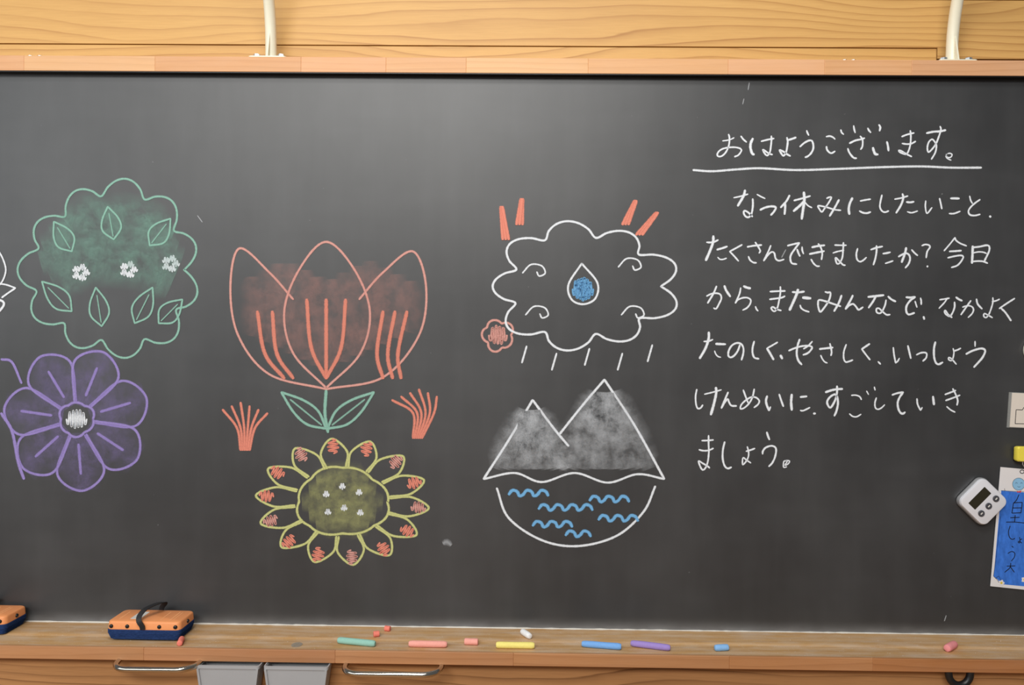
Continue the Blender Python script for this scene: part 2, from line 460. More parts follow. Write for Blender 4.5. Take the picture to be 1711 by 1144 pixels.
S = 1711/228.0
WHITE = (0.86, 0.90, 0.95)
L1, L2 = (1180, 200), (1380, 200)
lines = [
 ('first line of white chalk handwriting, above the underline', [
  (L1, [(14, [(205,265),(260,258),(310,245),(350,225)]), (18, [(280,182),(290,215),(290,280),(275,350),(240,415),(195,455),(155,460),(138,440),(155,400),(205,365),(280,348),(360,345),(420,358),(442,380),(430,410),(400,445),(355,463)]), (18, [(435,205),(465,245),(505,280)])]),
  (L1, [(28, [(585,235),(560,290),(555,350),(575,420),(600,437)]), (18, [(690,270),(770,250),(850,235)]), (18, [(817,203),(818,260),(810,340),(797,410),(765,448),(735,425),(710,375),(745,395),(790,425),(830,437)])]),
  (L1, [(22, [(1030,255),(1075,240),(1125,222)]), (20, [(1012,222),(1022,270),(1015,340),(1000,410),(968,452),(940,420),(920,380),(970,400),(1010,430),(1055,455)])]),
  (L1, [(18, [(1260,135),(1270,165),(1285,195)]), (20, [(1175,338),(1230,290),(1290,260),(1325,265),(1342,310),(1340,370),(1310,425),(1270,460),(1240,470)])]),
  (L2, [(18, [(4,212),(49,205),(89,220),(114,243)]), (20, [(7,335),(14,375),(44,410),(74,418),(114,395)]), (18, [(187,125),(197,160),(222,183)]), (18, [(348,75),(355,120),(367,163)])]),
  (L2, [(20, [(295,295),(370,260),(440,245),(485,230)]), (18, [(430,205),(455,240),(462,290),(455,340),(435,372)]), (20, [(275,360),(290,405),(325,455),(355,480),(385,482)]), (20, [(525,105),(540,135),(562,160)]), (22, [(665,62),(682,95),(672,140)])]),
  (L2, [(28, [(590,350),(600,390),(620,430),(652,435)]), (22, [(765,275),(778,330),(785,390)])]),
  (L2, [(18, [(950,212),(1020,185),(1105,165)]), (18, [(955,297),(1010,305),(1070,300),(1125,270)]), (18, [(1058,135),(1065,200),(1060,300),(1040,380),(1010,430),(970,425),(925,405),(912,385),(945,390),(1000,425),(1075,462)])]),
  (L2, [(22, [(1262,168),(1350,150),(1430,145),(1502,130)]), (18, [(1432,82),(1442,120),(1420,200),(1380,300),(1330,370),(1285,405),(1272,350),(1290,280),(1330,245),(1360,270),(1385,320),(1375,400),(1345,460),(1322,495)])]),
  (L2, [(14, [(1525,425),(1555,420),(1582,435),(1570,465),(1535,475),(1508,455),(1515,430),(1505,460),(1530,490),(1570,507)])]),
 ]),
 ('second line of white chalk handwriting, just below the underline', [
  ((1210,300), [(16, [(120,227),(200,210),(298,182)]), (26, [(263,132),(240,210),(170,330)]), (16, [(412,185),(460,212),(513,237)]), (20, [(358,240),(360,320),(345,420),(310,470),(270,462),(245,420),(255,390),(300,410),(355,465)])]),
  ((1210,300), [(22, [(450,380),(520,348),(600,335),(648,350),(625,400),(585,445)])]),
  ((1210,300), [(22, [(820,197),(780,270),(708,350)]), (24, [(762,290),(765,350),(757,435)]), (20, [(875,262),(960,240),(1080,205)]), (28, [(1000,157),(1005,260),(990,370),(972,495)]), (28, [(1000,275),(945,330),(870,395)]), (16, [(1005,275),(1050,325),(1100,352)])]),
  ((1210,300), [(18, [(1285,235),(1315,222),(1345,222),(1310,290),(1260,360),(1225,405),(1195,370),(1178,328),(1280,345),(1380,375),(1462,385)]), (22, [(1440,252),(1390,345),(1322,458)])]),
  ((1430,300), [(26, [(-43,230),(-76,300),(-89,370),(-81,435)]), (18, [(55,268),(120,255),(185,245)]), (20, [(45,393),(90,415),(140,420),(185,405)])]),
  ((1430,300), [(18, [(328,192),(310,270),(302,340),(325,390),(365,408),(412,392)])]),
  ((1430,300), [(18, [(487,245),(570,230),(652,205)]), (22, [(585,178),(595,230),(565,320),(505,418)]), (22, [(635,280),(680,285),(728,277)]), (16, [(645,402),(700,415),(775,393)])]),
  ((1430,300), [(16, [(877,265),(872,340),(893,422),(955,350)]), (18, [(1050,235),(1065,300),(1078,367)])]),
  ((1430,300), [(22, [(1188,235),(1245,235),(1297,237)]), (18, [(1170,425),(1230,425),(1308,397)])]),
  ((1430,300), [(16, [(1427,205),(1440,260),(1462,300)]), (18, [(1558,250),(1500,290),(1440,345),(1412,395),(1430,440),(1490,450),(1558,435)])]),
  ((1430,300), [(24, [(1680,456),(1690,470)])]),
 ]),
 ('third line of white chalk handwriting, with a question mark', [
  ((1160,385), [(20, [(155,147),(200,150),(250,142),(300,118)]), (28, [(240,68),(235,150),(195,260),(145,375)]), (22, [(285,240),(350,222),(413,200)]), (16, [(295,335),(320,360),(360,362),(405,347)])]),
  ((1160,385), [(18, [(600,178),(520,222),(445,262)]), (18, [(445,262),(500,320),(555,383)])]),
  ((1160,385), [(20, [(665,205),(750,190),(845,182)]), (18, [(765,147),(800,200),(828,255),(812,283)]), (18, [(680,325),(700,370),(740,400),(780,405)])]),
  ((1160,385), [(18, [(960,187),(930,260),(870,380)]), (18, [(870,380),(930,300),(975,268),(1005,285),(1020,350),(1060,378),(1125,362)])]),
  ((1160,385), [(20, [(1170,190),(1240,172),(1320,155)]), (20, [(1320,155),(1270,220),(1215,300),(1205,360),(1225,410),(1285,422)]), (20, [(1290,235),(1305,280),(1325,322)]), (18, [(1352,205),(1355,250),(1370,292)])]),
  ((1160,385), [(22, [(1475,210),(1550,195),(1635,185)]), (22, [(1445,295),(1540,275),(1630,258)]), (18, [(1555,165),(1590,220),(1605,290),(1595,365)]), (18, [(1465,360),(1495,410),(1535,445),(1570,447)])]),
  ((1380,385), [(18, [(110,182),(180,185),(255,185)]), (16, [(88,282),(150,262),(225,248)]), (18, [(220,150),(215,250),(205,340),(170,410),(140,415),(125,380),(122,340),(170,385),(215,430),(243,435)])]),
  ((1380,385), [(18, [(398,225),(382,290),(390,360),(425,390),(465,375),(508,337)])]),
  ((1380,385), [(20, [(563,240),(635,215),(710,200)]), (20, [(635,190),(635,260),(620,350),(595,430)]), (20, [(715,290),(760,283),(808,272)]), (18, [(745,412),(790,398),(842,380)])]),
  ((1380,385), [(20, [(910,328),(960,300),(1010,285),(1045,310),(1055,360),(1035,420),(995,468)]), (24, [(1007,215),(990,290),(950,398)]), (18, [(1075,240),(1110,280),(1150,313)])]),
  ((1380,385), [(18, [(1203,190),(1245,175),(1290,183),(1305,208),(1270,265),(1257,342)]), (20, [(1267,448),(1279,452)])]),
  ((1483,385), [(16, [(845,88),(790,160),(708,255)]), (18, [(845,88),(858,122),(910,160),(990,193)]), (20, [(775,262),(850,258),(925,252)]), (18, [(755,342),(850,320),(920,312),(950,330),(920,390),(870,440),(800,463)])]),
  ((1483,385), [(26, [(1068,195),(1065,300),(1058,410)]), (20, [(1068,212),(1150,203),(1240,185),(1275,200),(1275,250),(1250,310),(1215,380)]), (16, [(1075,280),(1140,268),(1200,272),(1240,288)]), (18, [(1065,388),(1140,383),(1200,388),(1255,410)])]),
 ]),
 ('fourth line of white chalk handwriting, the longest one', [
  ((1160,465), [(18, [(155,222),(210,195),(270,185),(325,200),(340,250),(315,310),(275,380),(243,370)]), (20, [(280,97),(240,190),(168,310)]), (24, [(378,92),(400,150),(452,228)])]),
  ((1160,465), [(26, [(620,97),(660,115),(705,125)]), (18, [(583,118),(565,200),(515,310)]), (18, [(515,310),(545,270),(610,243),(670,243),(708,270),(700,320),(660,370),(608,397)])]),
  ((1160,465), [(18, [(768,352),(780,385),(800,408)])]),
  ((1160,465), [(20, [(950,165),(1040,160),(1140,157)]), (20, [(945,262),(1040,250),(1100,240),(1137,222)]), (18, [(1080,103),(1080,180),(1065,270),(1045,360),(1015,410),(985,405),(965,370),(990,358),(1030,385),(1090,403)])]),
  ((1160,465), [(22, [(1230,170),(1300,175),(1380,165)]), (28, [(1302,138),(1275,220),(1195,398)]), (30, [(1360,240),(1460,250)]), (18, [(1328,335),(1340,370),(1380,400),(1440,420)])]),
  ((1360,465), [(20, [(140,168),(175,178),(205,175),(205,220),(180,290),(130,365),(80,418),(55,360),(52,300),(65,270),(140,285),(230,315),(335,350)]), (22, [(347,212),(310,310),(252,412)])]),
  ((1360,465), [(22, [(488,212),(460,270),(395,385)]), (20, [(395,385),(440,340),(490,320),(525,350),(560,392),(615,360)])]),
  ((1360,465), [(24, [(678,232),(770,222),(875,210)]), (22, [(775,225),(740,290),(685,368)]), (22, [(930,225),(970,262),(1025,290)]), (18, [(905,270),(890,340),(850,420),(815,438),(785,420),(785,380),(815,375),(860,415),(910,455),(955,453)])]),
  ((1360,465), [(22, [(1155,235),(1210,240),(1270,232)]), (22, [(1270,232),(1205,280),(1160,350),(1160,420),(1190,452),(1260,432)]), (16, [(1268,285),(1280,325),(1292,362)]), (18, [(1337,245),(1345,285),(1345,327)])]),
  ((1360,465), [(22, [(1375,478),(1383,512)])]),
  ((1483,465), [(16, [(652,267),(715,258),(775,247)]), (16, [(750,245),(715,300),(645,375)]), (22, [(858,235),(895,262),(935,280)]), (18, [(840,295),(840,360),(815,430),(780,475),(740,455),(715,425),(722,400),(760,450),(808,490)])]),
  ((1483,465), [(16, [(940,360),(1000,342),(1055,352),(1078,390),(1060,440),(1010,490)]), (18, [(1045,278),(1000,340),(920,455)]), (20, [(1115,258),(1130,320),(1185,382)])]),
  ((1483,465), [(16, [(1310,290),(1360,280),(1405,260)]), (16, [(1320,240),(1320,300),(1295,390),(1265,460),(1230,492),(1205,470),(1215,440),(1260,460),(1315,492)])]),
  ((1483,465), [(18, [(1595,250),(1500,310),(1400,378)]), (20, [(1425,375),(1480,430),(1548,530)])]),
 ]),
 ('fifth line of white chalk handwriting, split by two commas', [
  ((1160,550), [(18, [(120,152),(180,148),(233,128)]), (26, [(183,35),(180,120),(140,240),(68,365)]), (24, [(270,182),(330,185),(392,187)]), (14, [(255,270),(270,310),(300,342),(333,350)])]),
  ((1160,550), [(20, [(573,195),(545,270),(500,330),(455,352),(428,330),(432,270),(470,205),(530,172),(585,182),(615,230),(615,300),(592,385)])]),
  ((1160,550), [(20, [(752,150),(732,230),(732,300),(755,355),(810,370)])]),
  ((1160,550), [(18, [(1045,162),(980,200),(912,238)]), (24, [(912,238),(950,300),(995,380)])]),
  ((1160,550), [(28, [(1082,325),(1103,368)])]),
  ((1160,550), [(20, [(1185,268),(1250,240),(1330,215),(1410,205),(1460,212),(1478,230),(1450,275),(1410,305),(1365,320)]), (18, [(1480,152),(1430,205),(1370,245)]), (22, [(1322,125),(1295,210),(1285,310),(1305,390),(1348,443)])]),
  ((1340,550), [(22, [(220,247),(300,238),(388,228)]), (18, [(350,178),(365,240),(372,290),(362,330)]), (16, [(235,325),(255,370),(285,408),(317,422)])]),
  ((1340,550), [(18, [(555,190),(525,280),(525,370),(550,410),(590,402),(637,385)])]),
  ((1340,550), [(22, [(848,182),(750,248)]), (18, [(750,248),(800,315),(853,382)])]),
  ((1340,550), [(18, [(955,405),(985,437)])]),
  ((1340,550), [(18, [(1145,228),(1155,320),(1175,422)]), (16, [(1175,422),(1200,400),(1222,362)]), (20, [(1328,205),(1345,280),(1365,365)])]),
  ((1340,550), [(18, [(1435,320),(1490,295),(1545,292),(1565,310),(1555,360),(1515,398)])]),
  ((1450,550), [(22, [(848,158),(830,240),(832,350),(855,420),(890,438),(940,413)])]),
  ((1450,550), [(18, [(1085,270),(1125,258),(1165,237)]), (16, [(1070,240),(1080,290),(1068,360),(1045,393),(1015,380),(1015,352),(1050,370),(1110,438)])]),
  ((1450,550), [(16, [(1345,150),(1345,215)]), (22, [(1232,310),(1310,270),(1400,243),(1450,245),(1472,275),(1440,350),(1390,410),(1330,475)])]),
 ]),
 ('sixth line of white chalk handwriting, with one comma in the middle', [
  ((1150,630), [(18, [(107,152),(92,240),(98,340),(120,392),(155,385),(182,348)]), (16, [(203,213),(300,190),(415,158)]), (28, [(347,128),(350,200),(320,340),(283,470)])]),
  ((1150,630), [(20, [(500,188),(460,280),(415,388)]), (20, [(415,388),(460,310),(495,275),(510,310),(540,355),(605,360)])]),
  ((1150,630), [(18, [(690,160),(715,230),(750,320)]), (18, [(828,148),(805,250),(760,330),(700,385),(655,395),(665,345),(720,290),(790,250),(850,255),(890,295),(875,340),(825,380)])]),
  ((1150,630), [(24, [(990,235),(975,290),(985,350),(1015,418)]), (16, [(1015,418),(1032,370)]), (20, [(1140,213),(1165,290),(1193,367)])]),
  ((1150,630), [(26, [(1298,215),(1290,310),(1298,413)]), (22, [(1405,248),(1487,240)]), (18, [(1405,415),(1440,420),(1525,380)])]),
  ((1150,630), [(22, [(1570,455),(1595,455)])]),
  ((1370,630), [(24, [(70,188),(150,162),(220,150),(283,147)]), (22, [(215,110),(213,200),(190,290),(135,380),(100,350),(92,300),(130,245),(190,215),(220,260),(225,340),(205,430),(180,485)])]),
  ((1370,630), [(16, [(395,227),(450,225),(500,245),(520,282)]), (16, [(370,458),(410,490),(460,495),(515,465)]), (14, [(585,172),(610,218)]), (16, [(682,122),(692,162)])]),
  ((1370,630), [(16, [(708,257),(690,320),(695,380),(725,402),(770,385),(812,345)])]),
  ((1370,630), [(20, [(905,222),(970,200),(1045,187)]), (22, [(1045,187),(1000,250),(975,320),(985,400),(1015,450),(1045,455),(1068,437)])]),
  ((1370,630), [(18, [(1217,268),(1225,340),(1262,415)]), (14, [(1262,415),(1283,378)]), (24, [(1418,240),(1430,345)])]),
  ((1370,630), [(18, [(1568,217),(1640,190),(1703,165)]), (18, [(1576,292),(1660,262),(1756,225)]), (18, [(1666,143),(1700,210),(1728,290),(1718,350)]), (16, [(1590,368),(1640,410),(1695,438)])]),
 ]),
 ('last short line of white chalk handwriting', [
  ((1150,715), [(18, [(170,157),(240,155),(315,148)]), (18, [(135,270),(180,282),(250,280),(315,253)]), (18, [(255,92),(255,200),(258,300),(245,420),(215,500),(180,523),(150,480),(130,412),(180,440),(240,475),(268,500)])]),
  ((1150,715), [(20, [(457,172),(435,270),(432,380),(455,470),(495,505),(542,490)])]),
  ((1150,715), [(18, [(725,290),(780,275),(835,255)]), (16, [(740,232),(755,290),(755,350),(730,410),(685,458),(680,410),(690,370),(730,400),(785,437)])]),
  ((1150,715), [(22, [(985,50),(1000,100),(1018,145)]), (20, [(932,325),(935,290),(970,245),(1040,222),(1090,240),(1102,285),(1085,370),(1050,440),(1010,480)])]),
  ((1150,715), [(14, [(1215,405),(1270,412),(1250,450),(1210,465),(1240,420),(1200,415),(1195,490),(1235,485)])]),
 ]),
]
for label, chars in lines:
    first = None
    for (ox, oy), strokes in chars:
        mk = Marks()
        for w, pts in strokes:
            mk.stroke([(ox + x/S, oy + y/S) for x, y in pts], w/S*1.12)
        if first is None:
            first = mk.build('chalk_writing', M['chalk_line'], board, WHITE, label)
        else:
            mk.build('chalk_character', M['chalk_line'], first, WHITE)
mk = Marks()
mk.stroke([(1158,284),(1190,286),(1230,283),(1270,281),(1330,284),(1400,282),(1480,279),(1540,278),(1590,280),(1640,280)], 3.4, 0.9)
mk.build('chalk_underline', M['chalk_line'], board, WHITE, 'long white chalk line under the first line of writing')

# coloured chalk pictures: plain leaf, flower, cloud and hill doodles
GREEN, PURPLE, PINK, CORAL = lin(146, 192, 176), lin(158, 142, 204), lin(222, 164, 154), lin(236, 148, 128)
YELLOW, BLUE = lin(206, 208, 140), lin(124, 186, 234)

class Doodle:
    """a chalk picture: its outline is the part, every further stroke, scribble or rubbed patch a sub-part"""
    def __init__(self, label): self.label, self.root = label, None
    def add(self, mk, color, soft):
        mat = M['chalk_smear' if soft else 'chalk_line']
        if self.root is None: self.root = mk.build('chalk_drawing', mat, board, color, self.label)
        else: mk.build('chalk_smudge' if soft else 'chalk_stroke', mat, self.root, color)
    def line(self, color, pts, w=3.4, cover=0.92):
        mk = Marks(); mk.stroke(pts, w, cover); self.add(mk, color, False)
    def rub(self, color, pts, w, cover=0.3):
        mk = Marks(); mk.smear(pts, w, cover); self.add(mk, color, True)
    def fill(self, color, cx, cy, rx, ry, turns=6, w=3.2, ang=0.0, cover=0.9):      # zigzag scribble in an ellipse
        ca, sa = math.cos(ang), math.sin(ang); pts = []
        for i in range(turns*2 + 1):
            t = -1 + 2*i/(turns*2); h = math.sqrt(max(0, 1 - t*t))*(1 if i % 2 else -1)*(0.9 + 0.2*rnd.random())
            x, y = t*rx, h*ry
            pts.append((cx + ca*x - sa*y, cy + sa*x + ca*y))
        mk = Marks(); mk.stroke(pts, w, cover); self.add(mk, color, False)
    def build(self): pass

def lobes(cx, cy, rx, ry, n, depth, a0=0.0, a1=2*math.pi, wob=0.04):     # scalloped outline
    pts = []; k = n*6
    for i in range(k + 1):
        a = a0 + (a1 - a0)*i/k
        r = 1 - depth + depth*abs(math.sin(n*math.pi*i/k)) + wob*math.sin(3.1*a + cx)
        pts.append((cx + rx*r*math.cos(a), cy + ry*r*math.sin(a)))
    return pts

def leaf(d, color, x0, y0, x1, y1, fat, w=3.4, vein=True):
    dx, dy = x1 - x0, y1 - y0; n = math.hypot(dx, dy); sx, sy = -dy/n*fat, dx/n*fat
    for s in (1, -1):
        d.line(color, [(x0, y0), (x0 + dx*.3 + s*sx*.9, y0 + dy*.3 + s*sy*.9), (x0 + dx*.62 + s*sx*.8, y0 + dy*.62 + s*sy*.8), (x1, y1)], w)
    if vein: d.line(color, [(x0 + dx*.1, y0 + dy*.1), (x0 + dx*.8, y0 + dy*.8)], w*.7, 0.8)

d = Doodle('green chalk doodle of a leafy bush with small white blossoms')
d.line(GREEN, lobes(187, 450, 152, 148, 11, 0.17))
for k in range(7):
    y = 350 + k*19
    d.rub(GREEN, [(70 + (3-k)**2*5, y + 18), (150, y - 6), (230, y - 2), (300 - abs(k-3)*8, y + 20)], 30, 0.32)
for x0, y0, x1, y1 in ((120,520,70,470), (170,545,160,480), (225,540,255,480), (120,420,90,370), (190,400,180,345), (250,410,285,365), (265,540,305,500)):
    leaf(d, GREEN, x0, y0, x1, y1, 17, 3.0)
for x, y in ((135,455), (215,450), (285,440)):
    for a in range(5):
        d.fill(WHITE, x + 9*math.cos(a*1.257), y + 9*math.sin(a*1.257), 6, 5, 3, 2.4)
d.build()

d = Doodle('purple chalk doodle of a round-petalled flower')
cx, cy = 128, 700
for k in range(7):
    a = k*2*math.pi/7 - 0.3
    px, py = cx + 76*math.cos(a), cy + 74*math.sin(a)
    d.line(PURPLE, [(cx + 30*math.cos(a - .5), cy + 30*math.sin(a - .5)), (px + 42*math.cos(a - 1.2), py + 42*math.sin(a - 1.2)), (px + 46*math.cos(a), py + 46*math.sin(a)),
                    (px + 42*math.cos(a + 1.2), py + 42*math.sin(a + 1.2)), (cx + 30*math.cos(a + .5), cy + 30*math.sin(a + .5))], 4.0)
    d.line(PURPLE, [(cx + 42*math.cos(a), cy + 42*math.sin(a)), (px + 18*math.cos(a), py + 18*math.sin(a))], 4.5)
    d.rub(PURPLE, [(cx + 34*math.cos(a), cy + 34*math.sin(a)), (px + 34*math.cos(a), py + 34*math.sin(a))], 56, 0.30)
d.line(PURPLE, lobes(cx, cy, 30, 29, 6, 0.1), 4)
d.fill(WHITE, cx, cy, 17, 15, 6, 3)
d.line(PURPLE, [(40, 800), (30, 770), (20, 720), (2, 690)], 5); d.line(PURPLE, [(2, 600), (20, 605), (36, 640)], 4)
d.build()

d = Doodle('pink and coral chalk doodle of a large tulip with green stem')
d.line(PINK, [(545,650),(450,625),(398,560),(385,480),(400,415),(450,455),(490,500)], 3.6)
d.line(PINK, [(545,650),(640,630),(700,560),(712,480),(690,420),(640,455),(600,500)], 3.6)
d.line(PINK, [(545,648),(490,590),(475,520),(500,450),(545,404),(592,450),(618,520),(602,590),(545,648)], 3.6)
for x in range(420, 690, 22):
    d.rub(PINK, [(x, 612 - abs(545-x)*.45), (x + 4, 530), (x + 2, 440 + abs(abs(545-x)-70)*.5)], 27, 0.20)
for x0, x1 in ((455, 430), (470, 455), (620, 640), (636, 660), (650, 680)):
    d.line(CORAL, [(x0 + 20, 632), ((x0 + x1)/2, 590), (x1, 520)], 6, 0.8)
for x in (520, 545, 570): d.line(CORAL, [(545, 632), (x, 580), (x + (x-545)*.3, 500)], 6, 0.8)
d.line(GREEN, [(545,652),(543,690),(548,722)], 5)
leaf(d, GREEN, 545, 716, 470, 655, 16, 4); leaf(d, GREEN, 547, 716, 625, 655, 16, 4)
for k in range(6):
    d.line(CORAL, [(402 + k*3, 752), (396 + k*6, 715), (372 + k*15, 672 + abs(k-2)*6)], 4, 0.85)
    d.line(CORAL, [(690 + k*3, 732), (690 + k*7, 690), (655 + k*15, 650 + abs(k-3)*6)], 4, 0.85)
d.build()

d = Doodle('yellow chalk doodle of a sunflower with coral petal tips')
cx, cy = 572, 838
d.line(YELLOW, lobes(cx, cy, 78, 58, 8, 0.05), 3.8)
for k in range(14):
    a = k*2*math.pi/14 + 0.1
    f = lambda r, da: (cx + 145*r*math.cos(a + da), cy + 106*r*math.sin(a + da))
    d.line(YELLOW, [f(.55, -.2), f(.8, -.19), f(1.0, 0), f(.8, .19), f(.55, .2)], 3.6)
    q = f(.88, 0)
    d.fill(CORAL if k % 3 else PINK, q[0], q[1], 12, 9, 4, 3.0, a)
for k in range(5):
    d.rub(YELLOW, [(cx - 62 + abs(k-2)*12, cy - 40 + k*20), (cx, cy - 44 + k*20), (cx + 62 - abs(k-2)*12, cy - 38 + k*20)], 30, 0.34)
for x, y in ((545,825), (575,848), (600,822), (572,812), (548,855), (602,856)): d.fill(WHITE, x, y, 5, 5, 3, 2)
d.build()

d = Doodle('white chalk doodle of a cloud with coral sun rays and a blue raindrop')
d.line(WHITE, lobes(975, 478, 158, 108, 9, 0.22), 3.5)
for x0, y0, x1, y1 in ((845,400,838,345), (868,375,872,332), (1045,375,1062,335), (1068,392,1098,355)):
    for k in (-5, 0, 5): d.line(CORAL, [(x0 + k, y0), (x1 + k*.3, y1)], 5, 0.95)
d.line(WHITE, [(972,440),(950,475),(955,500),(975,508),(995,498),(998,472),(972,440)], 3.2)
d.fill(BLUE, 974, 483, 17, 18, 7, 4.2)
for x, y in ((880,600),(930,612),(985,604),(1040,612),(1090,598)): d.line(WHITE, [(x, y - 22), (x - 8, y + 6)], 3)
d.line(PINK, lobes(832, 560, 27, 27, 5, 0.2), 3.6); d.fill(PINK, 832, 560, 15, 15, 5, 4)
for x, y in ((895,450),(1055,440),(900,520),(1060,520)): d.line(WHITE, [(x - 22, y + 6), (x - 8, y - 8), (x + 10, y - 6), (x + 16, y + 6), (x + 6, y + 11), (x + 2, y + 4)], 2.6)
d.build()

d = Doodle('white and grey chalk doodle of shaded hills above a blue-rippled lake')
d.line(WHITE, [(808,800),(850,735),(890,668)], 3.8); d.line(WHITE, [(890,668),(925,715),(950,745)], 3.8)
d.line(WHITE, [(935,725),(975,675),(1010,634)], 3.8); d.line(WHITE, [(1010,634),(1060,710),(1110,800)], 3.8)
d.line(WHITE, [(808,800),(860,790),(905,805),(960,790),(1015,806),(1065,792),(1110,800)], 3.4)
for cx_, top, half in ((888, 690, 70), (1010, 660, 90)):
    for k in range(9):
        x = cx_ + (k - 4)/4*half*0.82
        d.rub(WHITE, [(cx_ + (x - cx_)*.25, top), (cx_ + (x - cx_)*.7, (top + 780)/2), (x, 778)], 27, 0.24)
d.line(WHITE, [(830,815),(850,865),(905,902),(965,912),(1030,895),(1075,855),(1095,812)], 3.6)
for x, y, n in ((850,826,3), (900,850,4), (890,878,3), (985,836,3), (1000,868,3), (945,894,2)):
    d.line(BLUE, [p for k in range(n) for p in ((x + k*24, y), (x + k*24 + 6, y - 7), (x + k*24 + 14, y - 5), (x + k*24 + 18, y + 2))], 5.0)
d.build()

d = Doodle('cut-off white chalk curve and zigzag at the edge of the picture')
d.line(WHITE, [(-40,405),(-15,408),(0,423),(9,445),(8,460),(0,475),(-16,486)], 2.6)
d.line(WHITE, [(-10,474),(8,475),(26,481)], 2.6); d.line(WHITE, [(26,481),(14,489),(3,497)], 3)
d.line(WHITE, [(-12,498),(4,503),(6,510),(-2,521)], 3.6)
d.build()

# stray marks
mk = Marks()
mk.smear([(741,907),(747,905),(753,910)], 7, 0.3)
for a, b in (((1306,430),(1313,417)), ((330,360),(338,371)), ((1252,138),(1250,150)), ((1243,165),(1241,174)), ((1578,1037),(1581,1028))):
    mk.stroke([a, b], 1.6, 0.35)
mk.build('chalk_scuff', M['chalk_line'], board, WHITE)

# ------------------------------------------------------------------ lamp arms on the rail
def lamp_arm(px, label):
    b = at(px, 94, -0.010); x = b.x
    t = tag(empty('lamp_arm', (x, 0.012, ZR1)), label, 'lamp arm', 'lamp arms above the chalkboard')
    bm = bmesh.new()
    R = 0.25
    pts = [(0, 0, 0.003), (0, 0, 0.012)]
    for i in range(0, 17):
        a = math.radians(4*i)
        pts.append((0, -R*(1 - math.cos(a)), 0.018 + R*math.sin(a)))
    e = Vector(pts[-1]); pts.append(tuple(e + Vector((0, -math.cos(math.radians(26)), math.sin(math.radians(26))))*0.16))
    tube(bm, pts, 0.0097, 18)
    link('arm_tube', bm, M['cream_paint'], t, True)
    bm = bmesh.new(); slab(bm, [(0.066, 0.046, 0.005, 0.0), (0.066, 0.046, 0.005, 0.003), (0.064, 0.044, 0.005, 0.0036)])
    link('base_plate', bm, M['cream_paint'], t)
    bm = bmesh.new()
    g = [(-0.022, 0.003), (-0.0085, 0.003), (-0.0085, 0.052), (-0.0105, 0.052)]
    loft(bm, [[(s*0.0014, y, z) for y, z in g] for s in (-1, 1)])
    link('gusset', bm, M['cream_paint'], t)
    for bx, by in ((-0.021, -0.012), (0.022, -0.012), (-0.021, 0.014), (0.022, 0.014)):
        bm = bmesh.new()
        ring = lambda r, z: [(bx + r*math.cos(k*math.pi/3 + .3), by + r*math.sin(k*math.pi/3 + .3), z) for k in range(6)]
        loft(bm, [ring(0.0062, 0.0036), ring(0.0062, 0.0085), ring(0.0052, 0.0093)])
        bo = link('bolt', bm, M['zinc'], t)
    return t
lamp_arm(446, 'cream painted curved steel lamp arm on the rail nearer the picture middle')
lamp_arm(1602, 'cream painted curved steel lamp arm on the rail above the blue name card')

# ------------------------------------------------------------------ cabinet under the tray
YF = -0.086
cab = tag(empty('cabinet', (0, -0.03, -1.35)), 'wooden cabinet front with strong grain under the chalk ledge', 'cabinet')
def under(o): o.matrix_parent_inverse = cab.matrix_basis.inverted(); return o
bm = bmesh.new(); box(bm, X0, X1, YF, YF + 0.018, -1.35, TB - 0.0005, 0.001)
panel = under(link('front_panel', bm, M['cabinet_wood'], cab))
bm = bmesh.new(); box(bm, X0, X1, YF + 0.018, 0.06, -1.35, TB - 0.0005)
under(link('body', bm, M['fascia_wood'], cab, color=(.9, .9, .9)))

def handle(pa, pb, py_a, py_b, YH):
    a, b = at(pa, py_a, YH), at(pb, py_b, YH)
    z = (a.z + b.z)/2; r = 0.0046; R = 0.028
    pts = [(a.x, YF - 0.0005, z)]
    for k in range(9):
        t = math.radians(90*k/8); pts.append((a.x + R - R*math.cos(t), YH + R - R*math.sin(t), z))
    for k in range(9):
        t = math.radians(90*k/8); pts.append((b.x - R + R*math.sin(t), YH + R - R*math.cos(t), z))
    pts.append((b.x, YF - 0.0005, z))
    bm = bmesh.new(); tube(bm, pts, r, 14)
    o = link('handle', bm, M['chrome'], cab, True); o['label'] = 'shiny chrome bow handle'
    return under(o)
handle(182, 321, 1118, 1119, -0.140)
handle(570, 734, 1125, 1128, -0.142)

# black loop under the ledge
c0 = at(1610, 1116, -0.115)
bm = bmesh.new()
pts = [(-0.0178, 0, 0.0062)] + [(-0.0172*math.cos(math.pi*k/16), 0, -0.0185*math.sin(math.pi*k/16) + 0.002) for k in range(17)] + [(0.0178, 0, 0.0062)]
tube(bm, pts, 0.0057, 12)
lp = link('hook_loop', bm, M['black_plastic'], None, True)
lp.location = (c0.x, -0.1035, TB - 0.0062)
tag(lp, 'thick black U-shaped loop hanging under the wooden ledge', 'loop')

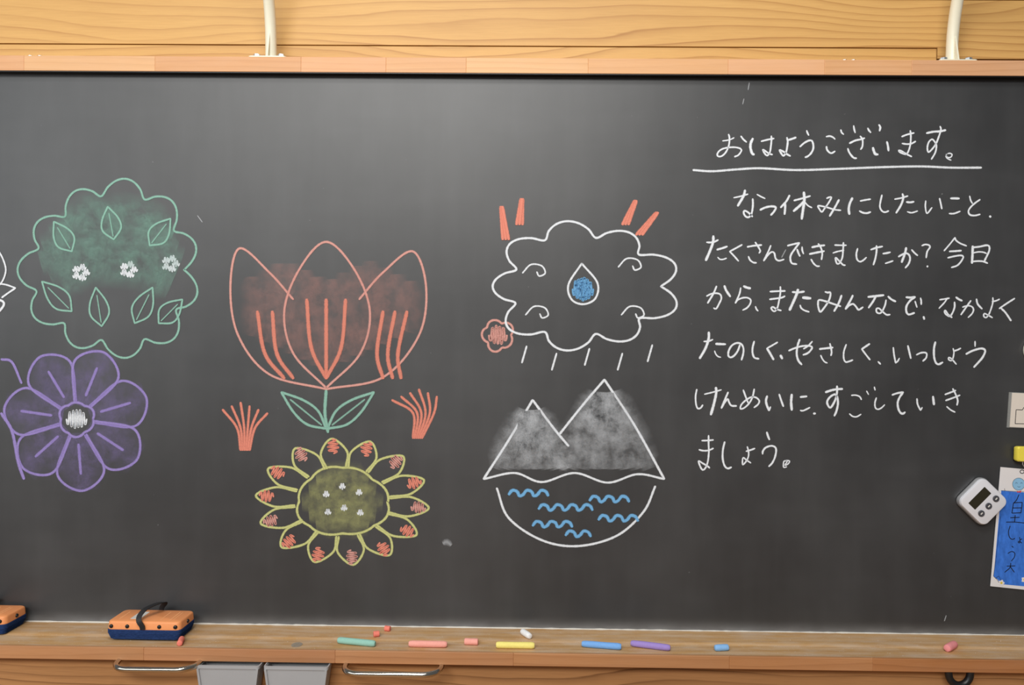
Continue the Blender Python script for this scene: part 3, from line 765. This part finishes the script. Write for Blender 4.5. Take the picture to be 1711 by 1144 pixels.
# grey bins that slide under the ledge
def grey_bin(pl, pr, ytop, label):
    a, b = at(pl, ytop, -0.124), at(pr, ytop + 1, -0.124)
    wdt = b.x - a.x; x = (a.x + b.x)/2
    t = tag(empty('storage_bin', (x, -0.1058, TB - 0.0745)), label, 'storage bin', 'grey plastic bins under the ledge')
    hgt = 0.0735; dep = 0.034
    bm = bmesh.new()
    o0, o1 = rr(wdt*0.80, dep*0.8, 0.004, 3), rr(wdt*0.985, dep, 0.004, 3)
    i1, i0 = rr(wdt*0.985 - 0.004, dep - 0.004, 0.003, 3), rr(wdt*0.80 - 0.004, dep*0.8 - 0.004, 0.003, 3)
    lay = lambda r, z: [(p[0], p[1], z) for p in r]
    loft(bm, [lay(o0, 0), lay(o1, hgt - 0.002), lay(i1, hgt - 0.002), lay(i0, 0.002)])
    link('bin_body', bm, M['grey_plastic'], t)
    bm = bmesh.new()                           # rolled rim around the opening
    e1, e0 = rr(wdt, dep + 0.003, 0.004, 3), rr(wdt*0.965, dep - 0.004, 0.003, 3)
    loft(bm, [lay(e0, hgt - 0.0045), lay(e1, hgt - 0.0045), lay(e1, hgt), lay(e0, hgt), lay(e0, hgt - 0.0045)], False, False)
    link('rim', bm, M['grey_plastic'], t)
    bm = bmesh.new()                           # raised border of the front face
    fw = lambda z: wdt*(0.80 + 0.185*z/hgt)/2
    fy = lambda z: -(dep*(0.8 + 0.2*z/hgt))/2
    z1, z0 = hgt - 0.0045, 0.004
    for s in (-1, 1):
        loft(bm, [[(s*fw(z), fy(z) - q, z) for z, q in ((z0, 0), (z1, 0), (z1, .0022), (z0, .0022))],
                  [(s*(fw(z) - 0.0035), fy(z) - q, z) for z, q in ((z0, 0), (z1, 0), (z1, .0022), (z0, .0022))]])
    loft(bm, [[(s*fw(z0), fy(z0), z0), (s*fw(z0), fy(z0) - .0022, z0), (s*fw(z0 + .004), fy(z0 + .004) - .0022, z0 + .004), (s*fw(z0 + .004), fy(z0 + .004), z0 + .004)] for s in (-1, 1)])
    link('front_border', bm, M['grey_plastic'], t)
    return t
grey_bin(327, 433, 1107, 'grey plastic bin under the ledge, beside the chrome handle below the eraser')
grey_bin(440, 548, 1109, 'grey plastic bin under the ledge, beside the uncovered chrome handle')

# ------------------------------------------------------------------ erasers
def eraser(p0, p1, label, with_strap):
    """p0, p1: front bottom corners on the tray."""
    d_ = (p1 - p0); ln = 0.127 if not with_strap else d_.length; ang = math.atan2(d_.y, d_.x)
    t = empty('chalkboard_eraser', p1 - Vector((math.cos(ang), math.sin(ang), 0))*ln/2)
    t.rotation_euler = (0, 0, ang)
    tag(t, label, 'eraser', 'chalkboard erasers on the ledge')
    dp = 0.060; cy = dp/2
    bm = bmesh.new()                           # ribbed corduroy cushion
    lays = [(ln - 0.012, dp - 0.010, 0.006, 0.0)]
    nr = 7
    for k in range(nr):
        z0 = 0.001 + k*0.0165/nr; g = min(1, 0.35 + k*0.16)
        for dz, out in ((0.0002, -0.0014), (0.0009, 0.0), (0.0016, 0.0), (0.0022, -0.0014)):
            lays.append((ln - 0.010 + 0.010*g + 2*out, dp - 0.008 + 0.008*g + 2*out, 0.007, z0 + dz))
    lays.append((ln - 0.004, dp - 0.004, 0.006, 0.0178))
    loft(bm, [[(x, y + cy, z) for x, y in rr(lx, ly, r, 4)] for lx, ly, r, z in lays])
    link('felt_pad', bm, M['blue_corduroy'], t, True)
    bm = bmesh.new()
    lays = [(ln - 0.002, dp - 0.002, 0.008, 0.0175), (ln - 0.001, dp - 0.001, 0.008, 0.0182), (ln - 0.002, dp - 0.002, 0.0085, 0.0285),
            (ln - 0.0035, dp - 0.0035, 0.0085, 0.0302), (ln - 0.007, dp - 0.007, 0.008, 0.0312)]
    loft(bm, [[(x, y + cy, z) for x, y in rr(lx, ly, r, 6)] for lx, ly, r, z in lays])
    link('cover', bm, M['orange_plastic'], t, True)
    def stud(x, y, nx, ny):
        bm = bmesh.new(); n = Vector((nx, ny, 0)); u = Vector((-ny, nx, 0)); w = Vector((0, 0, 1)); c = Vector((x, y, 0.0232))
        loft(bm, [[c + n*h + (u*math.cos(k*math.pi/5) + w*math.sin(k*math.pi/5))*r for k in range(10)]
                  for r, h in ((0.0033, -0.001), (0.0033, 0.0010), (0.0026, 0.0020), (0.0012, 0.0025))])
        link('rivet', bm, M['black_plastic'], t, True)
    for k in range(-2, 3): stud(k*0.0268, 0.0008, 0, -1)
    for k in range(-2, 3): stud(k*0.0268, dp - 0.0008, 0, 1)
    stud(ln/2 - 0.0008, cy, 1, 0); stud(-ln/2 + 0.0008, cy, -1, 0)
    P = [(0.000, -0.0012, 0.0190), (-0.001, -0.0022, 0.0250), (-0.006, -0.0020, 0.0330), (-0.008, 0.004, 0.0400), (-0.004, 0.014, 0.0470),
         (0.004, 0.028, 0.0500), (0.011, 0.044, 0.0490), (0.010, 0.056, 0.0440), (0.002, 0.0612, 0.034), (0.0, 0.0612, 0.0190)]
    pts = spline(P, 0.003); hw = 0.0042; th = 0.0007
    rings = []
    for i, p in enumerate(pts):
        tg = (pts[min(i+1, len(pts)-1)] - pts[max(i-1, 0)]).normalized()
        sx = Vector((1, 0, 0)); sx = (sx - tg*sx.dot(tg)).normalized(); nn = tg.cross(sx)
        rings.append([p + sx*hw + nn*th, p - sx*hw + nn*th, p - sx*hw - nn*th, p + sx*hw - nn*th])
    bm = bmesh.new(); loft(bm, rings)
    link('strap', bm, M['black_strap'], t, True)
    bm = bmesh.new(); slab(bm, [(0.017, 0.034, 0.001, 0.0311), (0.017, 0.034, 0.001, 0.0315)])
    bmesh.ops.translate(bm, verts=bm.verts[:], vec=(-0.020, cy, 0))
    link('sticker', bm, M['label_grey'], t)
    bm = bmesh.new()                           # pale worn print on the cover
    for x, y0, y1, w in ((0.024, 0.012, 0.047, 0.0012), (0.040, 0.010, 0.048, 0.0012), (0.045, 0.014, 0.046, 0.0010), (-0.046, 0.012, 0.046, 0.0012)):
        y = y0
        while y < y1:
            s = 0.0015 + 0.003*rnd.random()
            box(bm, x - w/2, x + w/2, y, y + s, 0.0311, 0.0313); y += s + 0.0012
    link('print', bm, M['pale_print'], t)
    return t
e0, e1 = atz(177, 1069, ZT), atz(300, 1072, ZT)
e1.y = e0.y - 0.0015
eraser(e0, e1, 'orange chalkboard eraser with blue ribbed pad and black strap, wholly in view', True)
f1 = atz(29, 1050, ZT); f1.y = min(f1.y, -0.0665)
f0 = f1 - Vector((0.127, 0.0, 0))
eraser(f0, f1, 'orange and blue chalkboard eraser cut off by the picture edge', False)

# ------------------------------------------------------------------ chalk sticks
def stick(pa, pb, color, label, rad=0.0053, worn=(0.0, 0.0), z=None, group='chalk sticks on the ledge'):
    """pa, pb: pixels of the two ends of the stick's axis."""
    z = (ZT - 0.0026 if z is None else z) + rad
    a, b = atz(pa[0], pa[1], z), atz(pb[0], pb[1], z)
    mid = (a + b)/2; ax = (b - a); ln = ax.length; ax.normalize()
    pts, rs = [], []
    for s, r in ((0, 0.72 - worn[0]), (0.03, 0.93 - worn[0]*.6), (0.09, 1 - worn[0]*.35), (0.3, 1.0), (0.5, 0.985), (0.7, 1.0), (0.91, 1 - worn[1]*.35), (0.97, 0.93 - worn[1]*.6), (1, 0.72 - worn[1])):
        pts.append((ax*(ln*(s - 0.5)))); rs.append(rad*max(0.2, r))
    bm = bmesh.new(); tube(bm, pts, rs, 18)
    for v in bm.verts: v.co += Vector((rnd.uniform(-1, 1), rnd.uniform(-1, 1), rnd.uniform(-1, 1)))*rad*0.02
    nm = 'chalk_%02x%02x%02x' % tuple(int(255*c) for c in color)
    mt = bpy.data.materials.get(nm) or plain(nm, color, 1.0, 0, 0.05, 0.10, 240.0, None, 0.3)
    o = link('chalk_stick', bm, mt, None, True)
    o.location = mid
    return tag(o, label, 'chalk', group)
CG, CP, CY, CB, CV, CW, CR = lin(150, 196, 182), lin(243, 170, 157), lin(247, 230, 134), lin(124, 174, 234), lin(160, 138, 204), lin(242, 242, 242), lin(238, 134, 118)
stick((565,1069),(627,1075), CG, 'green chalk stick lying on the ledge', worn=(.0,.05))
stick((683,1075),(747,1076), CP, 'long pink chalk stick lying beside a short pink stub', worn=(.1,.1))
stick((776,1071),(799,1072), CP, 'short pink chalk stub between long pink and yellow sticks')
stick((829,1077),(893,1078), CY, 'yellow chalk stick lying on the ledge')
stick((972,1075),(1038,1080), CB, 'long blue chalk stick beside the purple one', worn=(.1, 0))
stick((1054,1074),(1120,1082), CV, 'purple chalk stick lying slightly askew', worn=(.15, .1))
stick((1194,1082),(1217,1081), lin(138, 184, 232), 'short light blue chalk stub alone on the ledge', worn=(.25, .1))
stick((872,1054),(886,1063), CW, 'short white chalk stub near the foot of the board', worn=(.3, .25), z=ZT)
stick((1582,1083),(1596,1075), lin(236, 150, 152), 'worn pink chalk stub below the timer, farthest along the ledge', rad=0.0062, worn=(.1, .35))
stick((624,1059),(634,1058), CR, 'tiny coral chalk bit just above the green stick', rad=0.0048, z=ZT)
stick((643,1049),(652,1050), CR, 'tiny coral chalk bit right at the foot of the board', rad=0.0045, z=ZT)
a = atz(301, 1072, ZT + 0.001)
stick((300,1075),(304,1066), CR, 'coral chalk bit caught under the corner of the eraser', rad=0.0046)

# ------------------------------------------------------------------ kitchen timer stuck to the board
def facing(px, py, Y, ang):                   # local x right, y up on the board, z towards the room
    c = at(px, py, Y)
    ca, sa = math.cos(ang), math.sin(ang)
    mt = Matrix(((ca, -sa, 0, 0), (0, 0, -1, 0), (sa, ca, 0, 0), (0, 0, 0, 1)))
    mt.translation = c
    return mt
tm = tag(empty('kitchen_timer'), 'silver white square digital timer stuck on the board, turned on its corner', 'timer')
tm.matrix_world = facing(1636, 835.5, 0.0, math.radians(46))
bm = bmesh.new(); slab(bm, [(0.060, 0.060, 0.010, 0.0006), (0.064, 0.064, 0.012, 0.002), (0.0645, 0.0645, 0.012, 0.008), (0.063, 0.063, 0.0115, 0.010)], 8)
link('case', bm, M['timer_silver'], tm, True)
bm = bmesh.new(); slab(bm, [(0.0615, 0.0615, 0.011, 0.0098), (0.0615, 0.0615, 0.011, 0.0125), (0.0600, 0.0600, 0.0105, 0.0137), (0.0575, 0.0575, 0.0095, 0.0141)], 8)
link('face', bm, M['timer_white'], tm, True)
bm = bmesh.new(); slab(bm, [(0.0395, 0.0160, 0.0008, 0.0139), (0.0395, 0.0160, 0.0008, 0.01435)])
bmesh.ops.translate(bm, verts=bm.verts[:], vec=(-0.0005, 0.0095, 0))
link('display', bm, M['lcd'], tm)
for k in range(-1, 2):
    x, y = k*0.0178 + 0.0005, -0.0105
    bm = bmesh.new(); loft(bm, [[(x + r*math.cos(j*math.pi/10), y + r*math.sin(j*math.pi/10), z) for j in range(20)] for r, z in ((0.0056, 0.0138), (0.0056, 0.0150), (0.0048, 0.0158))])
    bt = link('button', bm, M['button_grey'], tm, True)
    bm = bmesh.new(); box(bm, x - 0.0022, x + 0.0022, y - 0.0009, y + 0.0012, 0.01575, 0.0159)
    link('button_mark', bm, M['label_grey'], bt)

# ------------------------------------------------------------------ cards, clip and magnet at the right edge
def flat(o_matrix, parent, name, mat, strokes, w, z):
    """thin printed or painted lines in the plane of a card; local metres."""
    mk = bmesh.new()
    for pts in strokes:
        P = spline(pts, 0.0012); prev = None
        for i, p in enumerate(P):
            t = (P[min(i+1, len(P)-1)] - P[max(i-1, 0)]).normalized(); s = Vector((-t.y, t.x))*w/2
            cur = (mk.verts.new((p.x + s.x, p.y + s.y, z)), mk.verts.new((p.x - s.x, p.y - s.y, z)))
            if prev: mk.faces.new((prev[0], prev[1], cur[1], cur[0]))
            prev = cur
    return link(name, mk, mat, parent)

def poly(parent, name, mat, pts, z0, z1):
    bm = bmesh.new(); loft(bm, [[(x, y, z) for x, y in pts] for z in (z0, z1)])
    return link(name, bm, mat, parent)

YC = -0.003
nc = tag(empty('name_card'), 'tall white name card painted blue, hanging from the yellow clip', 'card')
MC = facing(1711, 880, 0.0, 0.0); nc.matrix_world = MC
MCI = MC.inverted()
def loc(px, py, Y=YC):
    v = MCI @ at(px, py, Y); return (v.x, v.y)
def zm(x, y): return loc(1640 + x/5.2, 770 + y/5.2)
corners = [loc(1672, 780), loc(1655, 979), loc(1760, 990), loc(1773, 789)]
poly(nc, 'card_sheet', M['paper'], corners, 0.0020, 0.0030)
poly(nc, 'painted_panel', M['paint_blue'], [zm(172, 258), zm(105, 1003), zm(142, 1030), zm(160, 1068), loc(1752, 983), loc(1764, 826)], 0.0030, 0.0031)
ink = [[zm(325,290), zm(305,335), zm(282,362)], [zm(277,362), zm(270,410), zm(263,452)], [zm(277,364), zm(315,360), zm(353,359)], [zm(353,359), zm(348,405), zm(342,450)],
       [zm(270,407), zm(345,406)], [zm(264,452), zm(342,449)], [zm(250,492), zm(330,488)], [zm(292,470), zm(287,526)], [zm(213,530), zm(290,530), zm(375,538)],
       [zm(248,562), zm(234,615), zm(243,662), zm(268,680), zm(290,670)],
       [zm(330,660), zm(334,690), zm(330,712)], [zm(332,684), zm(352,676)], [zm(330,712), zm(318,705), zm(326,695), zm(350,712)],
       [zm(262,738), zm(276,750)], [zm(228,802), zm(262,785), zm(288,800), zm(284,835), zm(258,868)],
       [zm(218,912), zm(292,910)], [zm(254,885), zm(246,925), zm(200,966)], [zm(250,918), zm(285,966)]]
flat(MC, nc, 'ink_lettering', M['ink'], ink, 0.0014, 0.00325)
flat(MC, nc, 'ink_outline', M['ink'], [[zm(170,256), zm(240,260), zm(370,266)], [zm(200,238), zm(203,260)], [zm(165,480), zm(130,800), zm(103,1000)],
                                      [zm(106,1003), zm(135,1030), zm(158,1068)], [zm(150,998), zm(168,1036)], [zm(120,1020), zm(148,998)]], 0.0006, 0.0032)
cx_, cy_ = zm(322, 200)
disc = lambda r, n=24, ox=0, oy=0: [(cx_ + ox + r*math.cos(2*math.pi*k/n), cy_ + oy + r*math.sin(2*math.pi*k/n)) for k in range(n)]
poly(nc, 'round_print', M['pale_blue'], disc(0.0105), 0.0030, 0.00315)
flat(MC, nc, 'round_outline', M['ink'], [disc(0.0106) + [disc(0.0106)[0]]], 0.0005, 0.0033)
flat(MC, nc, 'smile_lines', M['ink'], [[(cx_ - .0056, cy_ + .001), (cx_ - .004, cy_ + .003), (cx_ - .0022, cy_ + .001)], [(cx_ + .0030, cy_ + .001), (cx_ + .0048, cy_ + .003), (cx_ + .0064, cy_ + .001)],
                                      [(cx_ - .002, cy_ - .004), (cx_ + .0006, cy_ - .0052), (cx_ + .003, cy_ - .004)]], 0.0005, 0.0033)
poly(nc, 'bow_print', M['red_ink'], [zm(306, 258), zm(322, 264), zm(346, 256), zm(338, 276), zm(322, 270), zm(312, 276)], 0.0031, 0.0033)
for fx, fy in ((172, 1058), (372, 1030)):
    px_, py_ = zm(fx, fy)
    poly(nc, 'flower_print', M['paper'], [(px_ + (0.0048 + 0.0008*math.cos(5*a))*math.cos(a), py_ + (0.0048 + 0.0008*math.cos(5*a))*math.sin(a)) for a in [2*math.pi*k/30 for k in range(30)]], 0.0031, 0.0033)
    poly(nc, 'flower_heart', M['yellow_ink'], [(px_ + 0.002*math.cos(a), py_ + 0.002*math.sin(a)) for a in [2*math.pi*k/12 for k in range(12)]], 0.0032, 0.0034)
hx, hy = zm(352, 92)
flat(MC, nc, 'punch_hole', M['ink'], [[(hx + 0.0035*math.cos(a), hy + 0.003*math.sin(a)) for a in [2*math.pi*k/12 for k in range(13)]]], 0.0012, 0.0033)

lc = tag(empty('laminated_card'), 'small cream laminated card with a black outline, above the yellow clip', 'card')
MC2 = facing(1711, 684, 0.0, 0.0); lc.matrix_world = MC2; MCI = MC2.inverted()
poly(lc, 'laminate', M['film'], [loc(1687, 655), loc(1683, 714), loc(1782, 718), loc(1786, 659)], 0.0008, 0.0026)
poly(lc, 'card_sheet', M['cream_paper'], [loc(1691.5, 656), loc(1687.5, 713), loc(1777, 717), loc(1781, 660)], 0.0014, 0.0028)
Z2 = lambda x, y: loc(1661 + x/8.18, 640 + y/8.18)
flat(MC2, lc, 'printed_outline', M['ink'], [[Z2(302, 362), Z2(345, 363), Z2(385, 366)], [Z2(302, 362), Z2(288, 553)], [Z2(288, 553), Z2(700, 560)], [Z2(385, 366), Z2(400, 345), Z2(430, 310), Z2(470, 345), Z2(485, 368)],
                                           [Z2(485, 368), Z2(720, 374)], [Z2(720, 374), Z2(700, 560)]], 0.0011, 0.00295)

cl = tag(empty('magnet_clip'), 'yellow plastic magnetic clip holding the blue painted card', 'clip')
MC3 = facing(1714, 757, 0.0, math.radians(-1)); cl.matrix_world = MC3
bm = bmesh.new(); slab(bm, [(0.047, 0.024, 0.003, 0.0045), (0.048, 0.026, 0.004, 0.007), (0.048, 0.026, 0.004, 0.014), (0.045, 0.023, 0.004, 0.0165)])
link('clip_body', bm, M['yellow_plastic'], cl, True)
bm = bmesh.new(); slab(bm, [(0.044, 0.022, 0.003, 0.0003), (0.044, 0.022, 0.003, 0.0048)])
bmesh.ops.translate(bm, verts=bm.verts[:], vec=(0, -0.0035, 0))
link('magnet', bm, M['black_plastic'], cl)
bm = bmesh.new(); tube(bm, [(-0.011, -0.012, 0.010), (-0.010, -0.018, 0.008), (-0.004, -0.024, 0.0055), (0.004, -0.024, 0.0055), (0.010, -0.018, 0.008), (0.011, -0.012, 0.010)], 0.0009, 8)
link('wire_jaw', bm, M['zinc'], cl, True)

mg = tag(empty('round_magnet'), 'white round magnet cut off by the picture edge, above the laminated card', 'magnet')
mg.matrix_world = facing(1733, 585, 0.0, 0.0)
ringm = lambda r, z: [(r*math.cos(2*math.pi*k/32), r*math.sin(2*math.pi*k/32), z) for k in range(32)]
bm = bmesh.new(); loft(bm, [ringm(0.024, 0.0003), ringm(0.0255, 0.002), ringm(0.0255, 0.006), ringm(0.023, 0.0078)])
link('magnet_cap', bm, M['white_plastic'], mg, True)
bm = bmesh.new(); loft(bm, [ringm(0.018, 0.0075), ringm(0.017, 0.0084)])
link('magnet_face', bm, M['paper'], mg, True)
